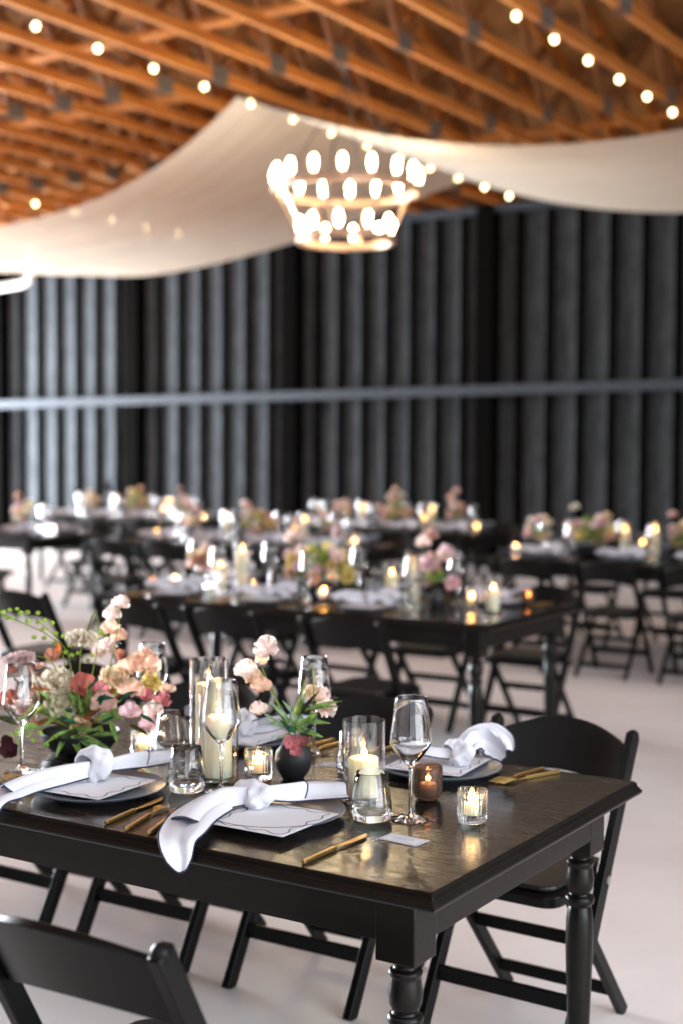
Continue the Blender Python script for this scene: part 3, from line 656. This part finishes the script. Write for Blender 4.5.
STV = [[ (-0.713,0.591,0.849),(-0.736,0.581,0.922),(-0.762,0.567,0.982),(-0.784,0.556,1.036) ],[ (-0.713,0.591,0.849),(-0.744,0.576,0.934),(-0.766,0.565,0.994),(-0.792,0.55,1.006) ],[ (-0.713,0.591,0.849),(-0.709,0.597,0.91),(-0.704,0.603,0.958),(-0.695,0.611,1.007) ],[ (-0.713,0.591,0.849),(-0.726,0.585,0.885),(-0.744,0.576,0.922),(-0.765,0.564,0.946) ],[ (-0.713,0.591,0.849),(-0.692,0.608,0.897),(-0.678,0.618,0.934),(-0.667,0.627,0.958) ],[ (-0.675,0.621,0.958),(-0.676,0.622,0.983),(-0.679,0.622,1.017),(-0.681,0.622,1.044) ],]
FACEN = {'pea': 'sweet_pea', 'round': 'blossom', 'hell': 'hellebore', 'scab': 'scabiosa'}
CW = dict(blush='blush pink', peach='peach', cream='cream', creamg='greenish cream', creamp='pale apricot', mauve='pale mauve', burg='burgundy red', rose='rose pink', dusty='dusty pink', pinkw='pinkish white', yellow='pale yellow', rust='rust orange', dark='dark maroon', maroonp='dusky maroon')
def arrangement(t, FL, LVS, STS, base, rr, fill, fillc, fillr):
    org = Vector(t.location)
    for kind, c, r, col in FL:
        c = Vector(c); f = (CAMP-c).normalized()*.8+Vector((rr.uniform(-.5, .5), rr.uniform(-.3, .3), rr.uniform(0, .7)))
        o = blossom(kind, c-org, r, f, rr).build(FACEN[kind], M['f_'+col], t); o['label'] = '%s flower head' % CW[col]
    for k in 'gytodv':
        m = MB(); any_ = False
        for p0, p1, w, c in LVS:
            if c == k: leaf(m, Vector(p0)-org, Vector(p1)-org, w, rr); any_ = True
        for _ in range(fill):
            if rr.choice('ggytdgo' if fillc is None else fillc) != k: continue
            an = rr.uniform(0, 2*PI); e = rr.uniform(.05, 1.2); L = rr.uniform(.4, 1)*fillr
            d = Vector((math.cos(an)*math.cos(e), math.sin(an)*math.cos(e), math.sin(e)))
            p = Vector(base)+d*rr.uniform(.1, .55)*fillr+Vector((rr.uniform(-.3, .3)*fillr, 0, 0)); leaf(m, p-org, p+d*L*.5-org, rr.uniform(.012, .022), rr); any_ = True
        if any_: m.build('leaves', M['l_'+k], t)
    for q in STS:
        m = MB(); m.tube([p-org for p in smooth_path(q, 12)], .0016, 6); m.build('stem', M['stem'], t)

# big low arrangement on the nearest table
rr = random.Random(21)
t = empty('flower_arrangement', (-1.37, .545, .760)); tag(t, 'low black bowl overflowing with peach, blush and burgundy flowers on the nearest table', 'flowers')
m = MB(); m.lathe([(.0005, .0), (.05, 0), (.078, .010), (.100, .034), (.105, .056), (.102, .059), (.095, .036), (.074, .016), (.0005, .012)], 40); m.build('bowl', M['black'], t)
arrangement(t, F1, LV, ST, (-1.36, .53, .835), rr, 60, None, .19)
org = Vector(t.location)
for c in BER:
    m = MB(); m.ball(Vector(c)-org, rr.uniform(.0062, .0085), 8, 6, (1, 1, .8)); m.build('seed_pod', M['l_b'], t)

t = empty('bud_vase', (-.728, .612, .760)); tag(t, 'round matt black bud vase with sweet peas and green leaves on nearest table', 'vase')
m = MB(); m.lathe([(.0005, 0), (.024, 0), (.028, .003), (.041, .024), (.0465, .046), (.043, .068), (.030, .084), (.022, .090), (.0225, .097), (.0195, .097), (.019, .088), (.035, .065), (.040, .045), (.022, .008), (.0005, .006)], 36); m.build('vase_body', M['black'], t)
arrangement(t, FV, LVV, STV, (-.714, .60, .875), rr, 16, 'gvvtg', .075)

# ------------------------------------------------------------------ the nearest table's settings
TZ = .7605
def plate_set(o, T, side, lab): pass
plates = Kit(mk_plate); wines = Kit(mk_wine); tumblers = Kit(mk_tumbler)
forks = Kit(lambda: cutlery('fork')); knives = Kit(lambda: cutlery('knife'))
menus = Kit(lambda: wavy_card(.205, .215, 'menu_card', 'menu card'))
PL = 'dinner plates'; GLg = 'stemmed glasses'
plates.put((-.560, .292, TZ), 0, 'slate grey dinner plate under the knotted napkin nearest the table corner', PL)
plates.put((-1.03, .245, TZ), .5, 'slate grey dinner plate under the knotted napkin nearest the big flower arrangement', PL)
plates.put((-.462, .875, TZ), 1, 'slate grey dinner plate before the chair behind the free end of nearest table', PL)
plates.put((-1.085, .90, TZ), 2, 'slate grey dinner plate behind the tall cylinder candles, mostly hidden', PL)
menus.put((-.520, .225, TZ+.0172), 0, 'white menu card with wavy navy border on the plate nearest the corner', 'menu cards')
menus.put((-1.045, .24, TZ+.0172), .06, 'white menu card with wavy navy border on the plate near the big flowers', 'menu cards')
menus.put((-.475, .885, TZ+.0172), .1, 'white menu card on the far-side plate behind the hurricane candle', 'menu cards')
menus.put((-1.085, .90, TZ+.0172), .0, 'white menu card on the plate hidden behind the tall cylinder candles', 'menu cards')
n1 = nap_P1(); n1.location = (-.560, .292, TZ); tag(n1, 'white knotted napkin with navy hem, its pointed tail hanging over the near table edge', group='knotted napkins')
n2 = nap_P2(); n2.location = (-1.03, .245, TZ); tag(n2, 'white knotted napkin with navy hem beside the big flower arrangement', group='knotted napkins')
n3 = nap_P3(); n3.location = (-.435, .935, TZ); tag(n3, 'white knotted napkin standing in a crumpled fold before the rear end chair', group='knotted napkins')
std = Kit(nap_std)
std.put((-1.075, .90, TZ), PI, 'white knotted napkin glimpsed between tall cylinder candles and bud vase', 'knotted napkins')
def cut(kit, a, b, ang, lab, g): kit.put((-a, b, TZ), math.radians(ang), lab, g)
FK = 'gold forks'; KN = 'gold knives'
cut(knives, .826, .040, 9, 'gold knife beside the forks, right of the left-hand plate', KN)
cut(forks, .757, .028, 16, 'gold fork just right of the gold knife between both front plates', FK)
cut(forks, .697, .030, 20, 'gold fork nearest the hanging napkin tail', FK)
cut(knives, .311, .035, 0, 'gold knife lying alone beside the front plate near the table corner', KN)
cut(forks, 1.28, .06, 8, 'gold fork at the left picture edge beside the left-hand napkin', FK)
cut(forks, .207, 1.03, 160, 'gold fork at the rear corner setting, nearer the table end', FK)
cut(forks, .252, 1.035, 168, 'gold fork at the rear corner setting, nearer the crumpled napkin', FK)
cut(knives, .70, 1.04, 176, 'gold knife on the rear side behind the hurricane candle', KN)
cut(forks, .84, 1.04, 172, 'gold fork on the rear side behind the bud vase leaves, right', FK)
cut(forks, .885, 1.04, 174, 'gold fork on the rear side behind the bud vase leaves, left', FK)
# place card tied over the knife
tg = wavy_card(.095, .052, 'place_card', 'place card', amp=.0012, marg=.003, text=1); tg.location = (-.232, .288, TZ+.0005); tg.rotation_euler = (0, 0, math.radians(-4)); tag(tg, 'small white place card with scribbled name resting by the gold knife')
tgs = wavy_card(.09, .05, 'place_card', 'place card', amp=.0012, marg=.003, text=1); tgs.location = (-.715, .79, TZ); tgs.rotation_euler = (0, 0, .2); tag(tgs, 'small white place card lying behind the black bud vase')

WZ = .7602
wines.put((-.300, .438, WZ), 0, 'stemmed wine glass before the rear chair, clear of the candles, beside place card', GLg)
wines.put((-.781, .390, WZ), 0, 'stemmed wine glass in front of the tall cylinder candles', GLg)
wines.put((-.835, .865, WZ), 0, 'stemmed wine glass behind the black bud vase', GLg, scale=.97)
wines.put((-1.337, .298, WZ), 0, 'stemmed wine glass before the big flower arrangement at the left edge', GLg)
wines.put((-1.36, .83, WZ), 0, 'stemmed wine glass half hidden behind the big flower arrangement', GLg, scale=.97)
TG = 'stemless tumblers'
tumblers.put((-.372, .392, WZ), 0, 'stemless water tumbler in front of the hurricane candle near place card', TG)
tumblers.put((-.870, .372, WZ), 0, 'stemless water tumbler in front of the tall cylinder candles', TG)
tumblers.put((-1.177, .690, WZ), 0, 'stemless water tumbler between big flowers and tall cylinder candles', TG)
tumblers.put((-.640, .752, WZ), 0, 'stemless water tumbler behind the hurricane candle, beside bud vase', TG)
tumblers.put((-1.485, .285, WZ), 0, 'stemless water tumbler cut by the left picture edge', TG)
def hurr(a, b, r, h, cr, chh, lab):
    g = cyl_glass(r, h); g.location = (-a, b, WZ); tag(g, 'glass cylinder round the candle, %s' % lab, group='hurricane cylinders')
    c = mk_candle(cr, chh); c.location = (-a, b, WZ+.0076); tag(c, 'lit ivory pillar candle, %s' % lab, group='pillar candles'); glowlamp((-a+.0015, b, WZ+.0076+chh+.012), .22); return c
def glowlamp(p, e):
    l = bpy.data.lights.new('candle_light', 'POINT'); l.color = (1, .62, .28); l.energy = e; l.shadow_soft_size = .006
    o = bpy.data.objects.new('candle_light', l); COL.objects.link(o); o.location = p
hurr(.470, .520, .049, .190, .0345, .094, 'short one in the single cylinder near the place card')
hurr(.985, .605, .049, .275, .034, .205, 'taller one of the pair beside the bud vase')
hurr(.878, .505, .049, .232, .033, .150, 'lower one of the pair beside the bud vase')
def tea(p, lab, h=.027, r=.020):
    c = mk_candle(r, h, 'tealight_candle'); c.location = p; tag(c, lab, group='tealight candles'); glowlamp((p[0]+.0015, p[1], p[2]+h+.012), .14)
vk = Kit(mk_votive)
vk.put((-.179, .498, WZ), 0, 'ribbed clear glass votive standing alone near the bare table corner', 'ribbed votives'); tea((-.179, .498, WZ+.0146), 'lit tealight inside the ribbed votive near the table corner')
vk.put((-.797, .560, WZ), 0, 'ribbed clear glass votive between tall candles and black bud vase', 'ribbed votives', scale=1.05); tea((-.797, .560, WZ+.0153), 'lit tealight inside the ribbed votive beside the bud vase')
vk.put((-1.181, .580, WZ), .2, 'ribbed clear glass votive in front of the big flower arrangement', 'ribbed votives'); tea((-1.181, .580, WZ+.0146), 'lit tealight inside the ribbed votive by the big flowers')
sm = mk_smoky(); sm.location = (-.354, .615, WZ); tag(sm, 'smoky brown glass votive cup behind the stemmed glass on nearest table'); tea((-.354, .615, WZ+.0085), 'lit tealight inside the smoky brown cup on nearest table', .030, .021)
smoky = Kit(mk_smoky)

# ------------------------------------------------------------------ middle table and the far ones
wf = Kit(lambda: mk_wine(16)); tf = Kit(lambda: mk_tumbler(16)); pc = {}
def far_candle(T, a, b, r, h, cr, ch, lab):
    key = (r, h, cr, ch)
    if key not in pc: pc[key] = (Kit(lambda: cyl_glass(r, h, 20)), Kit(lambda: mk_candle(cr, ch, 'pillar_candle', 'flamefar', 14)))
    pc[key][0].put(tp(T, a, b, WZ), 0, 'glass cylinder round pillar candle, %s' % lab, 'hurricane cylinders')
    pc[key][1].put(tp(T, a, b, WZ+.0076), 0, 'lit ivory pillar candle, %s' % lab, 'pillar candles')
tlk = Kit(lambda: mk_candle(.020, .030, 'tealight_candle', 'flamefar', 12))
def far_votive(T, a, b, lab, smoke=False):
    (smoky if smoke else vk).put(tp(T, a, b, WZ), 0, '%s votive, %s' % ('smoky brown glass' if smoke else 'ribbed glass', lab), 'smoky votives' if smoke else 'ribbed votives')
    tlk.put(tp(T, a, b, WZ+.0147), 0, 'lit tealight inside the %s votive, %s' % ('smoky' if smoke else 'ribbed', lab), 'tealight candles')
def far_flowers(T, big, seed, cols, label, a, b, rz=0.0):
    rr = random.Random(seed); p = tp(T, a, b, .7602); t = empty('flower_arrangement' if big else 'bud_vase', p); tag(t, label, 'flowers' if big else 'vase')
    if big:
        m = MB(); m.lathe([(.0005, 0), (.05, 0), (.10, .03), (.115, .075), (.105, .075), (.09, .035), (.0005, .015)], 20); m.build('bowl', M['black'], t); n, R0, H0, base = 32, .19, .22, .10
    else:
        m = MB(); m.lathe([(.0005, 0), (.026, 0), (.043, .03), (.043, .06), (.022, .09), (.024, .10), (.018, .10), (.035, .06), (.0005, .01)], 16); m.build('vase_body', M['black'], t); n, R0, H0, base = 14, .10, .20, .12
    for i in range(n):
        an = rr.uniform(0, 2*PI); q = rr.uniform(.15, 1)**.6; c = Vector((R0*q*math.cos(an), R0*.6*q*math.sin(an), base+H0*(rr.uniform(.05, 1)*(1.15-.55*q))+(.10 if i % 7 == 0 else 0)))
        col = rr.choice(cols); o = blossom(rr.choice(['round', 'pea', 'round']), c, rr.uniform(.030, .046), c+Vector((.3, -.6, .2)), rr, True).build('blossom', M['f_'+col], t); o['label'] = '%s flower head' % CW[col]
    for k, cnt in (('g', 26 if big else 12), ('b', 18 if big else 7), ('y', 14 if big else 5)):
        m = MB()
        for i in range(cnt):
            an = rr.uniform(0, 2*PI); e = rr.uniform(.1, 1.35); d = Vector((math.cos(an)*math.cos(e), .6*math.sin(an)*math.cos(e), math.sin(e)))
            p0 = Vector((0, 0, base))+d*R0*rr.uniform(.1, .7); leaf(m, p0, p0+d*R0*rr.uniform(.35, .6), rr.uniform(.018, .03), rr, True)
        m.build('leaves', M['l_'+k], t)
    return t
PAL = ['blush', 'peach', 'cream', 'creamp', 'dusty', 'pinkw', 'blush', 'yellow']
def setting(T, a, b, side, lab, cards=True, glass=True, metal=True):
    far = side == 'far'; s = -1 if far else 1; rz = PI if far else 0
    pb = b; plates.put(tp(T, a, pb, TZ), rz, 'slate grey plate, %s' % lab, PL)
    std.put(tp(T, a, pb, TZ), rz+(.3 if far else -.25), 'white knotted napkin, %s' % lab, 'knotted napkins')
    if cards: menus.put(tp(T, a, pb, TZ+.0172), rz, 'white menu card, %s' % lab, 'menu cards')
    if glass:
        wf.put(tp(T, a-s*.20, pb+s*.10, WZ), 0, 'stemmed wine glass, %s' % lab, GLg); tf.put(tp(T, a-s*.105, pb+s*.182, WZ), 0, 'stemless tumbler, %s' % lab, TG)
    if metal:
        cut2 = lambda kit, da, l, g: kit.put(tp(T, a+s*da, pb-s*.17, TZ), rz, l, g)
        cut2(knives, -.20, 'gold knife, %s' % lab, KN); cut2(forks, .195, 'gold fork next to the plate, %s' % lab, FK); cut2(forks, .235, 'gold fork further from the plate, %s' % lab, FK)
for i, a in enumerate((.80, 1.43, 2.03)): setting(T2, a, .235, 'near', 'middle table, near side, %s from its right end' % ORD[i])
for i, a in enumerate((.37, .98, 1.58, 2.12)): setting(T2, a, .86, 'far', 'middle table, wall side, %s from its right end' % ORD[i])
far_flowers(T2, True, 3, ['blush', 'peach', 'pinkw', 'blush', 'yellow', 'creamp', 'mauve'], 'wide flower arrangement in the centre of the middle table', 1.33, .585)
far_flowers(T2, False, 5, ['blush', 'pinkw', 'dusty', 'blush'], 'black bud vase of blush sweet peas near the right end of the middle table', .565, .535)
far_flowers(T2, False, 8, ['blush', 'peach', 'rust', 'creamp'], 'flower vase at the far left end of the middle table', 2.18, .60)
far_candle(T2, .237, .52, .049, .19, .033, .10, 'single one at the right end of the middle table')
far_candle(T2, .75, .62, .049, .275, .034, .20, 'tall one of the two right of the middle table flowers')
far_candle(T2, .86, .575, .049, .22, .034, .14, 'low one of the two right of the middle table flowers')
far_candle(T2, 1.86, .60, .049, .275, .034, .22, 'tall one left of the middle table flowers')
far_candle(T2, 1.94, .50, .049, .19, .034, .13, 'low one left of the middle table flowers')
far_votive(T2, .41, .62, 'middle table between end candle and bud vase'); far_votive(T2, 1.19, .42, 'middle table in front of its wide flowers')
far_votive(T2, .20, .86, 'right end of middle table, wall side corner', True); far_votive(T2, 1.68, .46, 'middle table left of its wide flowers'); far_votive(T2, 2.27, .50, 'left end of the middle table, wall side'); far_votive(T2, 2.32, .36, 'left end of the middle table, near side', True)
SPOT = {T4: ('far right table', (.75, 1.35, 2.0)), T3: ('third-row middle table', (.35, .93, 1.51, 2.09)), T5: ('left-edge table', (.35,)), T6: ('right rear table', (.35, .93, 1.51, 2.09)), T7: ('left rear table', (.35, .93, 1.51, 2.09))}
for T, (nm, aa) in SPOT.items():
    for side, b in (('near', .235), ('far', .83)):
        for i, a in enumerate(aa):
            setting(T, a, b, side, '%s, %s side, %s from its right end' % (nm, 'near' if side == 'near' else 'wall', ORD[i]), cards=False, metal=False)
FA = {T4: ((1.72, True), (2.15, False), (.99, False)), T3: ((1.2, True), (.5, False), (1.95, False)), T6: ((1.15, True), (.45, False), (1.8, False)), T7: ((1.2, True), (.5, False), (1.9, False)), T5: ((.6, False),)}
sd_ = 30
for T, lst in FA.items():
    nm = SPOT[T][0]
    for k, (a, big) in enumerate(lst):
        sd_ += 1; far_flowers(T, big, sd_, PAL, ('wide flower arrangement in the centre of the %s' if big else 'small flower vase on the %s, '+('toward its right end' if k == 1 and T not in (T4,) or (T == T4 and k == 2) else 'toward its left end')) % nm, a, .53)
    for k, (a, h) in enumerate(((.20, 0), (.72, 1), (.84, 2), (1.55, 1), (2.32, 0))):
        if T == T5 and a > .5: continue
        if T == T4: a = (.8, 1.20, 1.32, 1.44, 2.33)[k]
        l = '%s, %s candle from its right end' % (nm, ORD[k])
        if h == 0: far_votive(T, a, .50, l)
        else: far_candle(T, a, .53+.05*(h-1), .049, (.275, .19)[h-1], .034, (.20, .10)[h-1], l)

# ------------------------------------------------------------------ light, camera
w = bpy.data.worlds.new('daylight'); SC.world = w; w.use_nodes = True
bg = w.node_tree.nodes['Background']; bg.inputs[0].default_value = (.86, .93, 1.0, 1); bg.inputs[1].default_value = 2.1
def area(name, loc, rot, sx, sy, col, watt, spread=180):
    l = bpy.data.lights.new(name, 'AREA'); l.shape = 'RECTANGLE'; l.size = sx; l.size_y = sy; l.color = col; l.energy = watt
    o = bpy.data.objects.new(name, l); COL.objects.link(o); o.location = loc; o.rotation_euler = rot; l.spread = math.radians(spread); return o
area('daylight_side_doorway', (-20.2, 4.2, 1.6), (0, -PI/2, -.42), 3.0, 10, (.86, .93, 1.0), 4700, 116)
area('added_wall_grazing_light', (-19.6, 11.8, 1.6), (0, -PI/2, .40), 3.0, 4.6, (.86, .93, 1.0), 2000, 135)  # added lamp grazing the slatted wall, brightens its left end; no doorway
area('daylight_near_doorway', (6.5, -1.0, 2.2), (0, PI/2, 0), 4.2, 5.6, (.97, .98, 1.0), 380)
cam = bpy.data.cameras.new('camera'); co = bpy.data.objects.new('camera', cam); COL.objects.link(co)
co.matrix_world = Matrix.Translation((1.1895, -2.2002, 1.5677)) @ Matrix.Rotation(.5647, 4, 'Z') @ Matrix.Rotation(PI/2-.0444, 4, 'X') @ Matrix.Rotation(.0048, 4, 'Z')
cam.sensor_fit = 'VERTICAL'; cam.sensor_height = 36; cam.sensor_width = 24; cam.lens = 1397.2*36/1024
cam.dof.use_dof = True; cam.dof.focus_distance = 2.98; cam.dof.aperture_fstop = 2.0
cam.clip_end = 200
SC.camera = co
vs = SC.view_settings; vs.view_transform = 'Standard'; vs.look = 'None'; vs.gamma = 1; vs.use_curve_mapping = False; vs.exposure = 0.46
cy = SC.cycles; cy.max_bounces = 14; cy.transmission_bounces = 14; cy.transparent_max_bounces = 12; cy.diffuse_bounces = 4; cy.glossy_bounces = 6; cy.sample_clamp_indirect = 30; cy.use_denoising = True
